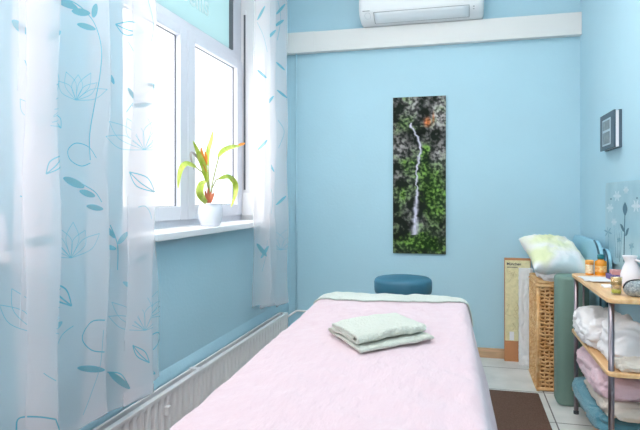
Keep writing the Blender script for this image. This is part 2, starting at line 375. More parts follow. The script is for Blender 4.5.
# ------------------------------------------------------------------ sheer curtains
SHEER = sheer('sheer_voile', srgb(255, 248, 250), .29, .42)
PRINT = sheer('teal_print', srgb(92, 162, 176), .6, .3)
PRINT2 = sheer('pale_teal_print', srgb(128, 182, 194), .5, .3)
class Curtain:
    def __init__(self, top, bot, ztop, zbot, per=14):
        """top / bot: lists of (Y, X) fold corners"""
        self.zt, self.zb = ztop, zbot; self.top = self.smooth(top, per); self.bot = self.smooth(bot, per); self.per = per; self.nseg = len(top)-1
    def smooth(self, P, per):
        out = []
        n = len(P)
        for i in range(n-1):
            (y0, x0), (y1, x1) = P[i], P[i+1]
            for k in range(per+(i == n-2)):
                f = k/per; g = .5-.5*math.cos(PI*f)          # eased: rounded folds
                g = .55*g+.45*f
                y = y0+(y1-y0)*g; x = x0+(x1-x0)*g
                out.append(Vector((x, y)))
        # soften
        for _ in range(3):
            out = [out[0]]+[(out[i-1]+out[i]*2+out[i+1])/4 for i in range(1, len(out)-1)]+[out[-1]]
        return out
    def at(self, s, z, off=0):
        """s in segment units, z height"""
        i = s*self.per; n = len(self.top)-1; i = max(0, min(n-1e-4, i)); k = int(i); f = i-k
        h = (self.zt-z)/(self.zt-(self.zb(s) if callable(self.zb) else self.zb)); h = max(0, h); e = h**1.4
        def mix(k): return self.top[k].lerp(self.bot[k], min(1.0, e))
        a, c = mix(k), mix(k+1); p = a.lerp(c, f)
        wob = .006*math.sin(9*z+s*2.3)*min(1, h*2)
        d = (c-a).normalized() if (c-a).length > 1e-8 else Vector((0, 1))
        nn = Vector((abs(d.y), 0))
        return Vector((p.x+wob+off*1.0, p.y+.004*math.sin(5*z+s*1.7), z))
    def build(self, bm):
        n = self.nseg*self.per
        zf = lambda s: (self.zb(s) if callable(self.zb) else self.zb)+.006*math.sin(s*5)
        def fn(u, v):
            s = u*self.nseg; z = zf(s)+v*(self.zt-zf(s)); return self.at(s, z)
        grid(bm, fn, n, 40)
        # hem: doubled strip
        def fh(u, v):
            s = u*self.nseg; return self.at(s, zf(s)+v*.03, .0015)
        grid(bm, fh, n, 2)
    def s_of(self, seg, Y, z):
        lo, hi = seg, seg+1
        ya, yb = self.at(lo, z).y, self.at(hi, z).y
        for _ in range(22):
            m = (lo+hi)/2; ym = self.at(m, z).y
            if (ym < Y) == (ya < yb): lo = m
            else: hi = m
        return (lo+hi)/2
    def stroke(self, bm, seg, pts, w, mi=1):
        """pts in photo px; ribbon lying on the cloth"""
        q = []
        for x, y in pts:
            p = onX(x, y, -1.2); q.append((p.y, p.z))
        # resample by Catmull-Rom
        P = []
        m = len(q)
        for i in range(m-1):
            p0, p1, p2, p3 = q[max(0, i-1)], q[i], q[i+1], q[min(m-1, i+2)]
            for k in range(6):
                f = k/6
                P.append(tuple(.5*((2*p1[d])+(-p0[d]+p2[d])*f+(2*p0[d]-5*p1[d]+4*p2[d]-p3[d])*f*f+(-p0[d]+3*p1[d]-3*p2[d]+p3[d])*f**3) for d in (0, 1)))
        P.append(q[-1])
        vs = []
        N = len(P)
        for i, (Y, z) in enumerate(P):
            a, c = P[max(0, i-1)], P[min(N-1, i+1)]; d = Vector((c[0]-a[0], c[1]-a[1])); d = d.normalized() if d.length > 0 else Vector((1, 0))
            nn = Vector((-d.y, d.x)); ww = (w(i/(N-1))*.9 if callable(w) else w*.75)
            row = []
            for sg in (-1, 1):
                yy, zz = Y+nn.x*ww*sg/2, z+nn.y*ww*sg/2
                s = self.s_of(seg, yy, zz); pt = self.at(s, zz, .0035); row.append(bm.verts.new(pt))
            vs.append(row)
        for A, B in zip(vs, vs[1:]):
            f = bm.faces.new((A[0], B[0], B[1], A[1])); f.material_index = mi; f.smooth = True
    def leaf(self, bm, seg, a, c, w=.022, mi=1):
        self.stroke(bm, seg, [a, ((a[0]+c[0])/2, (a[1]+c[1])/2), c], lambda f: w*math.sin(PI*min(1, f*.96+.02))**.8+.0004, mi)
    def leaf_outline(self, bm, seg, a, c, bow, w=.004, mi=1):
        mx, my = (a[0]+c[0])/2, (a[1]+c[1])/2; dx, dy = c[0]-a[0], c[1]-a[1]; l = math.hypot(dx, dy); nx, ny = -dy/l, dx/l
        for s_ in (bow, bow*.25, -bow): self.stroke(bm, seg, [a, (mx+nx*s_, my+ny*s_), c], w, mi)
    def flower(self, bm, seg, base, r, mi=2, w=.0022, tilt=0, n=6):
        for k in range(n):
            a = math.radians(-90+tilt+(k-(n-1)/2)*22); ln = r*(1 if k % 2 else .85)
            tip = (base[0]+ln*math.cos(a), base[1]+ln*math.sin(a)); nx, ny = -math.sin(a), math.cos(a); b_ = r*.17
            for s_ in (1, -1):
                self.stroke(bm, seg, [base, (base[0]+.55*ln*math.cos(a)+nx*b_*s_, base[1]+.55*ln*math.sin(a)+ny*b_*s_), tip], w, mi)
X0 = -1.19
top = [(.95, X0-.02), (1.25, X0-.03), (1.465, X0+.02), (1.315, X0+.01), (1.455, X0-.0), (1.31, X0-.01), (1.46, X0-.02), (1.305, X0-.035), (1.785, X0-.03), (1.70, X0-.05), (2.03, X0+.01), (1.90, X0-.005), (2.02, X0-.015), (1.90, X0-.025), (2.025, X0-.04)]
bot = [(.95, X0-.02), (1.25, X0-.03), (1.442, X0+.03), (1.32, X0+.01), (1.435, X0-.0), (1.325, X0-.01), (1.44, X0-.02), (1.33, X0-.035), (1.725, X0-.0), (1.61, X0-.03), (1.965, X0+.03), (1.785, X0+.01), (1.955, X0-.01), (1.79, X0-.02), (2.115, X0-.03)]
cur = Curtain(top, bot, 2.80, lambda s: .40)
t = thing('sheer_curtain', 'long white sheer curtain with teal leaf print, left of the window and plant', 'curtain', (-1.2, 1.5, .40), 'sheer curtains along the windows')
b = NB(); cur.build(b)
# print, segment by segment (front-most layers)
c1 = cur
A = 7    # broad single layer between the folds
c1.stroke(b, A, [(62, -2), (76, 2), (88, 12), (97, 26), (102, 48), (101, 75), (97, 105), (93, 135), (93, 160)], .006)
c1.leaf(b, A, (56, -3), (80, 8), .03); c1.leaf(b, A, (74, 11), (92, 13), .026); c1.leaf(b, A, (94, 17), (99, 4), .03); c1.leaf(b, A, (79, 24), (97, 29), .022)
c1.stroke(b, A, [(93, 163), (84, 166), (74, 160), (72, 150), (80, 143), (92, 147), (99, 158)], .004)
c1.leaf(b, A, (66, 178), (86, 187), .03); c1.leaf(b, A, (81, 191), (96, 196), .024); c1.leaf(b, A, (87, 206), (103, 209), .022); c1.stroke(b, A, [(84, 184), (96, 192), (102, 202)], .005)
c1.flower(b, A, (72, 258), 36, 2, .0028, -8)
c1.leaf_outline(b, A, (52, 282), (74, 306), 7, .007)
c1.leaf(b, A, (79, 368), (104, 370), .024); c1.stroke(b, A, [(104, 320), (92, 322), (84, 338), (92, 350), (104, 352)], .005)
c1.stroke(b, A, [(103, 330), (100, 365), (90, 395), (82, 415)], .004, 2)
F1 = 1   # front fold on the left
c1.flower(b, F1, (34, 124), 34, 2, .0022, 25)
c1.leaf_outline(b, F1, (38, 174), (53, 155), 5, .005, 2)
c1.stroke(b, F1, [(18, 196), (27, 200), (34, 212), (32, 223), (24, 226)], .005, 2); c1.leaf(b, F1, (21, 243), (44, 239), .03, 2)
c1.flower(b, F1, (35, 334), 50, 2, .0026, 8); c1.stroke(b, F1, [(30, 360), (36, 372), (46, 380)], .003, 2)
c1.stroke(b, F1, [(14, 430), (16, 418), (30, 416), (44, 418)], .006, 1); c1.stroke(b, F1, [(44, 418), (48, 436), (46, 446)], .006, 1)
c1.leaf(b, F1, (14, 20), (26, 34), .03, 2)
c1.flower(b, 0, (6, 352), 34, 1, .003, 4); c1.stroke(b, 0, [(-2, 372), (8, 376), (14, 388), (16, 402)], .009); c1.stroke(b, 0, [(-2, 396), (6, 402), (10, 412)], .006)
c1.leaf(b, 0, (0, 200), (11, 212), .03, 2)
B_ = 9   # fold standing before the window
c1.leaf_outline(b, B_, (118, 24), (139, 33), 7, .006, 1); c1.stroke(b, B_, [(128, 42), (134, 58), (133, 78)], .004, 2)
c1.leaf(b, B_, (128, 88), (134, 100), .022); c1.leaf(b, B_, (131, 106), (146, 104), .02); c1.leaf(b, B_, (143, 84), (151, 88), .02); c1.stroke(b, B_, [(126, 112), (136, 98), (150, 88)], .004)
c1.flower(b, B_, (139, 150), 40, 2, .003, 0, 7); c1.stroke(b, B_, [(143, 0), (147, 25), (145, 50), (150, 68)], .004)
c1.leaf_outline(b, B_, (126, 172), (146, 192), 6, .006, 1); c1.stroke(b, B_, [(128, 210), (138, 206), (143, 216), (142, 228)], .004, 2)
c1.leaf(b, B_, (108, 226), (116, 238), .02); c1.leaf(b, B_, (118, 244), (126, 232), .026); c1.leaf(b, B_, (108, 246), (117, 249), .018); c1.stroke(b, B_, [(112, 225), (118, 245), (118, 270)], .006)
c1.stroke(b, B_, [(108, 45), (111, 58), (114, 62)], .014); c1.leaf(b, B_, (114, 74), (117, 84), .02)
c1.flower(b, B_, (138, 330), 38, 2, .003, -10)
c1.leaf(b, B_, (107, 372), (124, 388), .026); c1.stroke(b, B_, [(106, 372), (117, 374), (124, 388)], .006)
c1.leaf_outline(b, B_, (127, 345), (140, 362), 4, .006, 1)
E9 = 13
c1.flower(b, A, (80, 100), 30, 2, .0028, 14); c1.leaf_outline(b, A, (58, 112), (66, 128), 4, .005, 2)
c1.stroke(b, A, [(58, 60), (64, 80), (60, 100)], .004, 2); c1.leaf(b, A, (58, 330), (66, 322), .02, 2); c1.stroke(b, A, [(60, 350), (66, 335), (76, 326)], .004, 2)
c1.stroke(b, F1, [(24, 60), (30, 78), (42, 88), (50, 84)], .004, 2); c1.leaf(b, F1, (40, 40), (50, 32), .022, 2); c1.leaf_outline(b, F1, (22, 268), (40, 282), 5, .005, 2)
c1.leaf(b, B_, (132, 262), (142, 254), .022); c1.stroke(b, B_, [(126, 290), (132, 275), (142, 262)], .004); c1.leaf(b, B_, (122, 282), (131, 288), .02, 2)
c1.flower(b, E9, (152, 318), 28, 1, .003, 6); c1.stroke(b, E9, [(144, 360), (154, 338), (163, 333), (162, 345), (150, 357)], .007)
c1.leaf_outline(b, E9, (145, 370), (160, 374), 4, .006, 1)
obj('fabric', b, [SHEER, PRINT, PRINT2], t, smooth=True)
# rail shared by both curtains
b = NB(); box(b, -1.27, -1.15, .2, 4.15, 2.82, 2.85); 
for y in (.4, 2.2, 4.0): box(b, -1.335, -1.27, y, y+.03, 2.825, 2.845)
tag(obj('curtain_rail', b, WHITE, bevel=.003), 'white curtain rail above the windows', 'curtain rail')
X1 = -1.215
top2 = [(3.20, X1), (3.43, X1+.02), (3.34, X1-.02), (3.58, X1+.01), (3.50, X1-.03), (3.80, X1+.02), (3.70, X1-.02), (3.79, X1-.05)]
bot2 = [(3.17, X1), (3.42, X1+.03), (3.30, X1-.01), (3.56, X1+.015), (3.48, X1-.03), (3.80, X1+.03), (3.68, X1-.02), (3.79, X1-.05)]
c2 = Curtain(top2, bot2, 2.80, lambda s: .49-.09*min(1, s/6))
t = thing('sheer_curtain', 'short gathered white sheer curtain with faint teal print, in the corner right of the window', 'curtain', (-1.2, 3.7, .42), 'sheer curtains along the windows')
b = NB(); c2.build(b)
sg2 = lambda x: 0 if x < 268 else (2 if x < 277 else 4)
for pts, w in (([(280, 0), (282, 18), (280, 40)], .007), ([(258, 22), (263, 36), (266, 52)], .006), ([(280, 120), (284, 132), (281, 148)], .006), ([(259, 100), (264, 116), (261, 134)], .006), ([(270, 180), (274, 196), (272, 214)], .005)):
    c2.stroke(b, sg2(pts[0][0]), pts, w, 1)
for a, c in (((270, 38), (276, 30)), ((279, 14), (285, 4)), ((258, 20), (265, 6)), ((269, 104), (275, 96)), ((279, 62), (285, 70)), ((258, 150), (266, 140)), ((278, 205), (285, 196)), ((270, 160), (275, 172)), ((278, 26), (284, 20)), ((279, 90), (286, 98)), ((259, 70), (266, 78))):
    c2.leaf(b, sg2(a[0]), a, c, .024, 1)
c2.flower(b, 4, (282, 250), 22, 2, .003)
c2.leaf(b, 0, (257, 244), (265, 256), .04); c2.leaf(b, 0, (260, 258), (267, 246), .035); c2.stroke(b, 0, [(266, 240), (264, 256), (261, 272)], .006)
obj('fabric', b, [SHEER, PRINT, PRINT2], t, smooth=True)

# ------------------------------------------------------------------ plants on the sills
def potted(t, cx, cy):
    pr = [(0, 0), (.046, 0), (.052, .004), (.064, .04), (.069, .07), (.066, .10), (.060, .118), (.062, .122), (.056, .123), (.053, .115), (.056, .095), (0, .095)]
    b = NB(); lathe(b, pr, cx, cy, .991, 40); obj('pot', b, POTW, t)
    b = NB(); lathe(b, [(0, .1), (.03, .103), (.054, .1)], cx, cy, .991, 24); obj('soil', b, SOIL, t)
PX, PY = -1.345, 2.865
t = thing('potted_plant', 'lime-leaved houseplant with orange tips in a white pot on the window sill', 'plant', (PX, PY, .991))
potted(t, PX, PY)
def leafmesh(bm, P, width, mi=0, fold=.25, nn=None):
    m = len(P); Q = []
    for i in range(m-1):
        p0, p1, p2, p3 = P[max(0, i-1)], P[i], P[i+1], P[min(m-1, i+2)]
        for k in range(6):
            f = k/6; Q.append(.5*((2*p1)+(-p0+p2)*f+(2*p0-5*p1+4*p2-p3)*f*f+(-p0+3*p1-3*p2+p3)*f**3))
    Q.append(P[-1]); N = len(Q); rows = []
    for i, p in enumerate(Q):
        d = (Q[min(N-1, i+1)]-Q[max(0, i-1)]).normalized(); view = nn or Vector((.45, -.9, .1))
        s = d.cross(view); s = s.normalized() if s.length > 1e-4 else Vector((0, 0, 1)); up = s.cross(d)
        f = i/(N-1); w = width*(math.sin(PI*min(1, f*.93+.06))**.75)*(1-.25*f)+.0005
        rows.append([bm.verts.new(p+s*w/2+up*w*fold), bm.verts.new(p), bm.verts.new(p-s*w/2+up*w*fold)])
    for A_, B2 in zip(rows, rows[1:]):
        for j in (0, 1):
            fc = bm.faces.new((A_[j], B2[j], B2[j+1], A_[j+1])); fc.smooth = True; fc.material_index = mi
def pp3(pts, x0=PX, x1=None):
    x1 = x0 if x1 is None else x1; n = len(pts)
    return [onX(x, y, x0+(x1-x0)*i/max(1, n-1)) for i, (x, y) in enumerate(pts)]
def stalk(pts, r=.003):
    b = NB(); tube(b, pts, r, 6); return obj('stalk', b, STEM, t)
base = (210, 202)
stalk(pp3([base, (209, 190), (208, 180)], PX, PX), .007)
for st, lf, w, x1, m_ in (
    ([base, (208, 188), (206, 178)], [(207, 182), (204, 168), (199, 155), (193, 141)], .042, PX+.03, LEAF),
    ([base, (209, 180), (208, 165)], [(208, 166), (208, 152), (211, 141), (213, 131)], .030, PX-.03, LEAF),
    ([base, (212, 185), (216, 168), (219, 156)], [(218, 157), (223, 151), (232, 147), (240, 146)], .040, PX+.02, LEAF),
    ([base, (212, 188), (216, 180), (221, 178)], [(219, 179), (228, 177), (235, 184), (235, 195), (231, 207)], .044, PX+.05, LEAF),
    ([base, (208, 184), (202, 172), (194, 166)], [(196, 167), (186, 164), (180, 172), (178, 189)], .036, PX+.04, LEAF),
    ([base, (206, 200), (203, 197)], [(206, 203), (200, 194), (201, 185), (206, 181)], .050, PX+.06, LEAF)):
    sb = stalk(pp3(st, PX, x1))
    b = NB(); leafmesh(b, pp3(lf, x1, x1+.02), w*.82); obj('leaf', b, m_, t)
b = NB(); leafmesh(b, pp3([(237, 147), (240, 145), (243, 144), (245, 143)], PX+.035, PX+.03), .020); o = obj('leaf_tip', b, ORANGE, t); o['label'] = 'orange leaf tip'
b = NB(); leafmesh(b, pp3([(207, 172), (204, 162), (202, 154), (201, 147)], PX+.045), .022); leafmesh(b, pp3([(206, 166), (206, 158), (205, 151)], PX+.05), .016); o = obj('flower', b, ORANGE, t); o['label'] = 'orange flower'
b = NB()
for dx, dy in ((-4, -14), (-1, -17), (2, -13), (5, -11)): leafmesh(b, pp3([(209+dx*.3, 203), (209+dx*.7, 196), (209+dx, 203+dy*.9)], PX+.02), .016)
o = obj('leaf_base', b, REDB, t); o['label'] = 'reddish leaf base'
b = NB(); leafmesh(b, pp3([(206, 178), (199, 160), (192, 153), (191, 158), (194, 170)], PX-.02), .016); o = obj('leaf', b, DRY, t); o['label'] = 'dried grey leaf'
t = thing('flower_pot', 'white flower pot on the left window sill, cut by the picture edge', 'pot', (-1.35, 1.2, .991))
QY = onX(3, 240, -1.36).y-.07
t.location = (-1.36, QY, .991)
b = NB(); lathe(b, [(0, 0), (.062, 0), (.066, .006), (.06, .05), (.054, .10), (.05, .11), (.044, .11), (.046, .09), (0, .085)], -1.36, QY, .991, 36); obj('pot', b, POTW, t)
b = NB(); lathe(b, [(0, .09), (.045, .09)], -1.36, QY, .991, 24); obj('soil', b, SOIL, t)

# ------------------------------------------------------------------ waterfall print
def print_col(u, v):
    """print of a waterfall between mossy cliffs (u across, v down)"""
    p = Vector((u*3.5, v*10.5, 1.3)); q = Vector((u*7, v*21, 4.1))
    n1 = fbm(p, 5); n2 = fbm(q, 5); n3 = fbm(Vector((u*17, v*52, 9)), 4); rg = 1-2*abs(fbm(Vector((u*7+n1, v*16, 12)), 4))
    g = n1*.55+n2*.45+.15*rg
    def blob(cu, cv, ru, rv): return math.exp(-(((u-cu)/ru)**2+((v-cv)/rv)**2))
    green = -.25+.5*blob(.2, .17, .16, .05)+.3*blob(.45, .21, .2, .04)+.6*blob(.25, .44, .2, .06)+.55*blob(.2, .6, .2, .06)+.75*blob(.75, .55, .25, .12)+.7*blob(.8, .72, .25, .12)+.7*blob(.3, .93, .5, .08)+.6*blob(.75, .95, .35, .06)+.6*blob(.66, .33, .1, .06)+.6*blob(.6, .42, .09, .1)+.4*blob(.1, .73, .12, .1)
    rock = .05+.55*blob(.87, .12, .16, .10)+.4*blob(.42, .05, .12, .05)+.45*blob(.13, .33, .2, .05)+.4*blob(.85, .36, .2, .06)+.3*blob(.1, .5, .1, .05)+.25*blob(.55, .78, .12, .06)+.3*blob(.64, .27, .07, .04)-.3*blob(.6, .65, .1, .12)
    dark = .35*blob(.62, .14, .13, .06)+.3*blob(.33, .36, .1, .08)+.35*blob(.5, .24, .2, .03)+.4*blob(.68, .6, .1, .06)+.3*blob(.8, .9, .2, .06)+.3*blob(.85,.235,.2,.012)
    cl = lambda t_: max(0, min(1, t_))
    rc = Vector((.50, .47, .47))*(.14+1.05*cl(.38+n3*1.3+rg*.25+n2*.5)**1.3)
    gc = Vector((.018, .045, .012)).lerp(Vector((.24, .46, .09)), cl(.30+n3*1.25+n2*.6-.45*blob(.75, .93, .3, .08))**1.4)
    c = Vector((.014, .018, .014)).lerp(rc, cl(rock*1.3+n1*.55+n2*.4+.12))
    c = c.lerp(gc, cl(green*1.2+.20+n1*.7+n2*.5))*(1-.75*cl(dark*1.5+n2*.4))
    if v < .2: c = c.lerp(Vector((.65, .2, .06))*max(.3, .8+n3), .9*min(1, 1.5*blob(.66, .165, .05, .022)+.8*blob(.77, .14, .02, .03)))
    path = [(.165, .35, .030), (.2, .37, .03), (.24, .43, .022), (.28, .51, .028), (.34, .53, .035), (.4, .49, .03), (.46, .455, .025), (.55, .455, .022), (.62, .46, .03), (.7, .44, .055), (.78, .43, .07), (.88, .42, .085)]
    for (v0, u0, w0), (v1, u1, w1) in zip(path, path[1:]):
        if v0 <= v < v1:
            f = (v-v0)/(v1-v0); cu = u0+(u1-u0)*f+.035*fbm(Vector((3, v*30, 1)), 3); w = (w0+(w1-w0)*f)*(.75+.5*fbm(Vector((8, v*22, 6)), 2))
            k = math.exp(-((u-cu)/w)**2*1.6)*(.75+.6*fbm(Vector((u*40, v*14, 2)), 3))
            c = c.lerp(Vector((.72, .70, .84)), max(0, min(1, k*1.15)))
    return c
x0, x1, z0, z1 = -.505, -.121, .733, 1.888
t = thing('waterfall_picture', 'tall narrow picture of a waterfall between mossy rocks on the blue wall', 'picture', (-.313, YB-.012, z0))
boxobj('panel', mat('picture_edge', srgb(70, 78, 72), .6), t, x0, x1, YB-.017, YB, z0, z1)
b = NB(); lay = b.verts.layers.float_color.new('print')
vs = grid(b, lambda u, v: (x0+u*(x1-x0), YB-.0175, z1-v*(z1-z0)), 96, 288, smooth=False)
for i, col in enumerate(vs):
    for j, vv_ in enumerate(col):
        c = print_col(i/96, j/288); vv_[lay] = (c.x, c.y, c.z, 1)
pm = bpy.data.materials.new('waterfall_print'); pm.use_nodes = True
at = pm.node_tree.nodes.new('ShaderNodeVertexColor'); at.layer_name = 'print'
pm.node_tree.links.new(at.outputs[0], pm.node_tree.nodes['Principled BSDF'].inputs['Base Color']); pm.node_tree.nodes['Principled BSDF'].inputs['Roughness'].default_value = .8; pm.node_tree.nodes['Principled BSDF'].inputs['Specular IOR Level'].default_value = .1
obj('print', b, pm, t)

# ------------------------------------------------------------------ massage table with its linen
ROT = math.radians(1.9); BC = Vector((-.262, 1.53, 0)); HW, HL, BZ = .298, .925, .722
def bedw(a, c, z):
    a *= 1+.03*c/HL
    return Vector((BC.x+a*math.cos(ROT)-c*math.sin(ROT), BC.y+a*math.sin(ROT)+c*math.cos(ROT), z))
def drape(a, c, off=0, hemr=0):
    """point of cloth lying on the table at flat coordinates (a, c)"""
    R = .028+off; rc = .06; hw, hl = HW-.028, HL-.028
    ia = max(-(hw-rc), min(hw-rc, a)); ic = max(-(hl-rc), min(hl-rc, c))
    dx, dy = a-ia, c-ic; d = math.hypot(dx, dy)
    z = BZ+off
    wr =   .0045*fbm(Vector((a*7, c*3.2, .5)), 3)+.0032*fbm(Vector((a*24, c*13, 3)), 2)+.008*max(0, fbm(Vector((a*3+c*5, a*1.5, 7)), 2))
    if d <= rc: return bedw(a, c, z+wr)
    nx, ny = dx/d, dy/d; e = d-rc; arc = R*PI/2
    bx, by = ia+nx*rc, ic+ny*rc
    if e < arc:
        th = e/R; return bedw(bx+nx*R*math.sin(th), by+ny*R*math.sin(th), z-R*(1-math.cos(th))+wr*math.cos(th)**.5 if math.cos(th) > 0 else z-R)
    h = e-arc; s = a*1.0*abs(ny)+c*abs(nx)
    per = ic+ia*0.7+math.atan2(ny, nx)*.12
    fl = h*(.20 if nx > 0 else .02)+min(1, h/.25)*(.011*math.sin(per*17+.8)+.010*fbm(Vector((per*6, h*1.5, 2)), 2))+.004*fbm(Vector((per*14, h*6, 5)), 2)
    return bedw(bx+nx*(R+fl), by+ny*(R+fl), z-R-h*.985)
def cloth(name, a0, a1, c0, c1, off, m, parent, nu, nv, th=.002):
    b = NB(); grid(b, lambda u, v: drape(a0+u*(a1-a0), c0+v*(c1-c0), off), nu, nv); return obj(name, b, m, parent, smooth=True)
t = thing('massage_table', 'padded massage table hidden under the pink sheet', 'massage table', bedw(0, 0, .011))
b = NB(); prism(b, [tuple(bedw(a, c, 0).xy) for a, c in rrect(-HW+.032, HW-.032, -HL+.032, HL-.032, .06)], BZ-.062, BZ-.004); obj('padded_top', b, TABLEPAD, t, bevel=.015)
b = NB(); prism(b, [tuple(bedw(a, c, 0).xy) for a, c in rrect(-HW+.06, HW-.06, -HL+.06, HL-.06, .03)], BZ-.12, BZ-.064); obj('frame', b, BEECH, t)
for a in (-HW+.085, HW-.085):
    for c in (-HL+.14, HL-.14):
        p = bedw(a, c, 0); p.z = .011; q = bedw(a, c*.92, BZ-.12); b = NB(); tube(b, [p, q], .019, 10); l = obj('leg', b, BEECH, t)
for c in (-HL+.15, HL-.15):
    b = NB(); tube(b, [bedw(-HW+.085, c*.97, .3), bedw(HW-.085, c*.97, .3)], .012, 8); obj('stretcher', b, BEECH, t)
s = cloth('bed_sheet', -HW-.50, HW+.56, -HL-.35, HL+.30, .004, PINK, None, 150, 260)
tag(s, 'pale pink sheet draped over the massage table down to near the floor', 'sheet')
# strip of terry folded over the head end
def bandpt(u, v):
    a = -HW-.06+u*(2*HW+.06+.10)
    c0 = HL-.175+.012*math.sin(a*5)+.04*(a/HW)**2*(a > 0)
    return drape(a, c0+v*(HL+.16-c0), .0085+.001*math.sin(v*PI))
b = NB(); grid(b, bandpt, 90, 50); o = obj('face_cover', b, BAND, None, smooth=True)
md = o.modifiers.new('solid', 'SOLIDIFY'); md.thickness = .005; md.offset = 0
tag(o, 'pale green-white cloth folded over the head end of the pink bed', 'cloth')
# folded towel
TC = Vector((-.240, 1.695)); tu = Vector((.66, .75)).normalized(); tv = Vector((.55, -.835))
prof = [(.255, .006), (.12, .007), (.012, .007), (-.002, .013), (.002, .021), (.02, .025), (.10, .024), (.195, .023), (.216, .029), (.216, .040), (.200, .046), (.10, .047), (.02, .044), (.008, .038), (.03, .034), (.12, .035), (.18, .034)]
def cat(P, k=5):
    out = []
    m = len(P)
    for i in range(m-1):
        p0, p1, p2, p3 = [Vector(P[max(0, min(m-1, j))]) for j in (i-1, i, i+1, i+2)]
        for q in range(k):
            f = q/k; out.append(.5*((2*p1)+(-p0+p2)*f+(2*p0-5*p1+4*p2-p3)*f*f+(-p0+3*p1-3*p2+p3)*f**3))
    out.append(Vector(P[-1])); return out
pc = cat(prof)
b = NB()
def towpt(u, v):
    k = min(len(pc)-1, int(round(v*(len(pc)-1)))); p = pc[k]
    L_ = .275 if v < .35 else .262
    l = (u-.5)*L_+.006*fbm(Vector((v*6, 1, u)), 2)
    w = (p.x-.125)*.93+.008*fbm(Vector((u*3, v*3, 8)), 2)-.012*u*(v > .4)
    z = BZ+.010+p.y*(1.0+.10*math.sin(u*3+.4))*.66+.003*fbm(Vector((u*5, p.x*16, 2)), 3)+.004*(p.y > .03)*math.sin(PI*u)
    xy = TC+tu*l+tv*w; return (xy.x, xy.y, z)
grid(b, towpt, 50, len(pc)-1)
o = obj('folded_towel', b, TOWEL, None, smooth=True, solid=.007); tag(o, 'folded pale green towel lying on the pink bed sheet', 'towel')

# ------------------------------------------------------------------ stool, rug
sx, sy = -.357, 3.49
t = thing('stool', 'round stool with dark blue padded seat behind the massage table', 'stool', (sx, sy, .012))
b = NB(); lathe(b, [(0, .56), (.16, .56), (.170, .565), (.174, .575), (.176, .60), (.176, .630), (.172, .645), (.160, .655), (.13, .660), (0, .663)], sx, sy, 0, 48); obj('seat', b, STOOL, t)
b = NB(); tube(b, [(sx, sy, .12), (sx, sy, .36)], .025, 16); tube(b, [(sx, sy, .36), (sx, sy, .57)], .014, 12); lathe(b, [(0, .10), (.035, .10), (.035, .14), (0, .15)], sx, sy, 0, 16); obj('column', b, CHROME, t)
for k in range(5):
    a = k*2*PI/5+.3; ex, ey = sx+.22*math.cos(a), sy+.22*math.sin(a)
    b = NB(); tube(b, [(sx+.02*math.cos(a), sy+.02*math.sin(a), .12), (ex, ey, .085)], [.018, .012], 8); l = obj('leg', b, CHROME, t)
    b = NB(); tube(b, [(ex-.012*math.sin(a), ey+.012*math.cos(a), .037), (ex+.012*math.sin(a), ey-.012*math.cos(a), .037)], .025, 16); tube(b, [(ex, ey, .04), (ex, ey, .088)], .006, 6); obj('caster', b, DARK, l)
b = NB(); prism(b, rrect(-.98, .425, .55, 3.50, .01), 0, .010)
tag(obj('rug', b, RUG, bevel=.003), 'dark brown rug on the tiled floor under the massage table', 'rug')

# ------------------------------------------------------------------ poster board, wrap
t = thing('map_board', 'brown board with a yellow city map leaning upright against the back wall', 'map', (.35, 4.17, 0))
boxobj('board', mat('cardboard', srgb(196, 136, 92), .8, var=.08), t, .282, .455, 4.165, 4.195, 0, .722, bevel=.002)
MAPM = mat('map_paper', srgb(238, 228, 186), .7, col2=srgb(222, 214, 170), vscale=60, detail=8)
boxobj('map_sheet', MAPM, t, .286, .45, 4.162, 4.165, .145, .708)
b = NB()
for k in range(16):
    xa, za = .29+random.random()*.13, .17+random.random()*.46
    pts = [(xa, 4.1615, za)]
    for j in range(6): pts.append((max(.288, min(.44, pts[-1][0]+random.uniform(-.02, .02))), 4.1615, max(.16, min(.66, pts[-1][2]+random.uniform(-.035, .035)))))
    tube(b, pts, .0009, 4)
obj('map_roads', b, mat('map_lines', srgb(190, 170, 120), .8), t)
M = Matrix.Translation((.296, 4.1612, .674)) @ Matrix(((1, 0, 0, 0), (0, 0, -1, 0), (0, 1, 0, 0), (0, 0, 0, 1)))
text_mesh('map_title', 'München', .026, M, DARK, t, bold=.0006)
b = NB()
for k in range(9): box(b, .298+k*.008, .304+k*.008, 4.1605, 4.162, .655, .663)
obj('map_subtitle', b, mat('grey_ink', srgb(130, 125, 110), .8), t)
boxobj('map_label', PAPER, t, .315, .345, 4.1595, 4.162, .15, .21)
b = NB()
def wrap(u, v):
    x = .375+u*.085; z = .03+v*.66
    return (x, 4.09-.005*abs(math.sin(u*PI*3+.6*math.sin(v*21)))-.006*fbm(Vector((u*4, v*24, 1)), 3), z)
grid(b, wrap, 24, 90)
def wrapL(u, v):
    z = .03+v*.66; p0 = wrap(0, v); return (p0[0]-.004*math.sin(u*PI)+.003*fbm(Vector((u*3, v*30, 5)), 2), p0[1]+u*(4.14-p0[1]), z)
grid(b, wrapL, 4, 90); grid(b, lambda u, v: (.375+u*.085, wrap(u, 1)[1]+v*(4.14-wrap(u, 1)[1]), .69), 24, 2)
grid(b, lambda u, v: (.375+u*.085, wrap(u, 0)[1]+v*(4.14-wrap(u, 0)[1]), .03), 24, 2); grid(b, lambda u, v: (.46, wrap(1, v)[1]+u*(4.14-wrap(1, v)[1]), .03+v*.66), 2, 90); grid(b, lambda u, v: (.375+u*.085, 4.14, .03+v*.66), 2, 2)
for v in b.verts: v.co.z -= .03
o = obj('wrapped_panel', b, mat('white_wrap', srgb(252, 251, 252), .6, bump=.3, scale=60), None, smooth=True); tag(o, 'white wrapped panel standing between the map board and the wicker basket', 'panel')

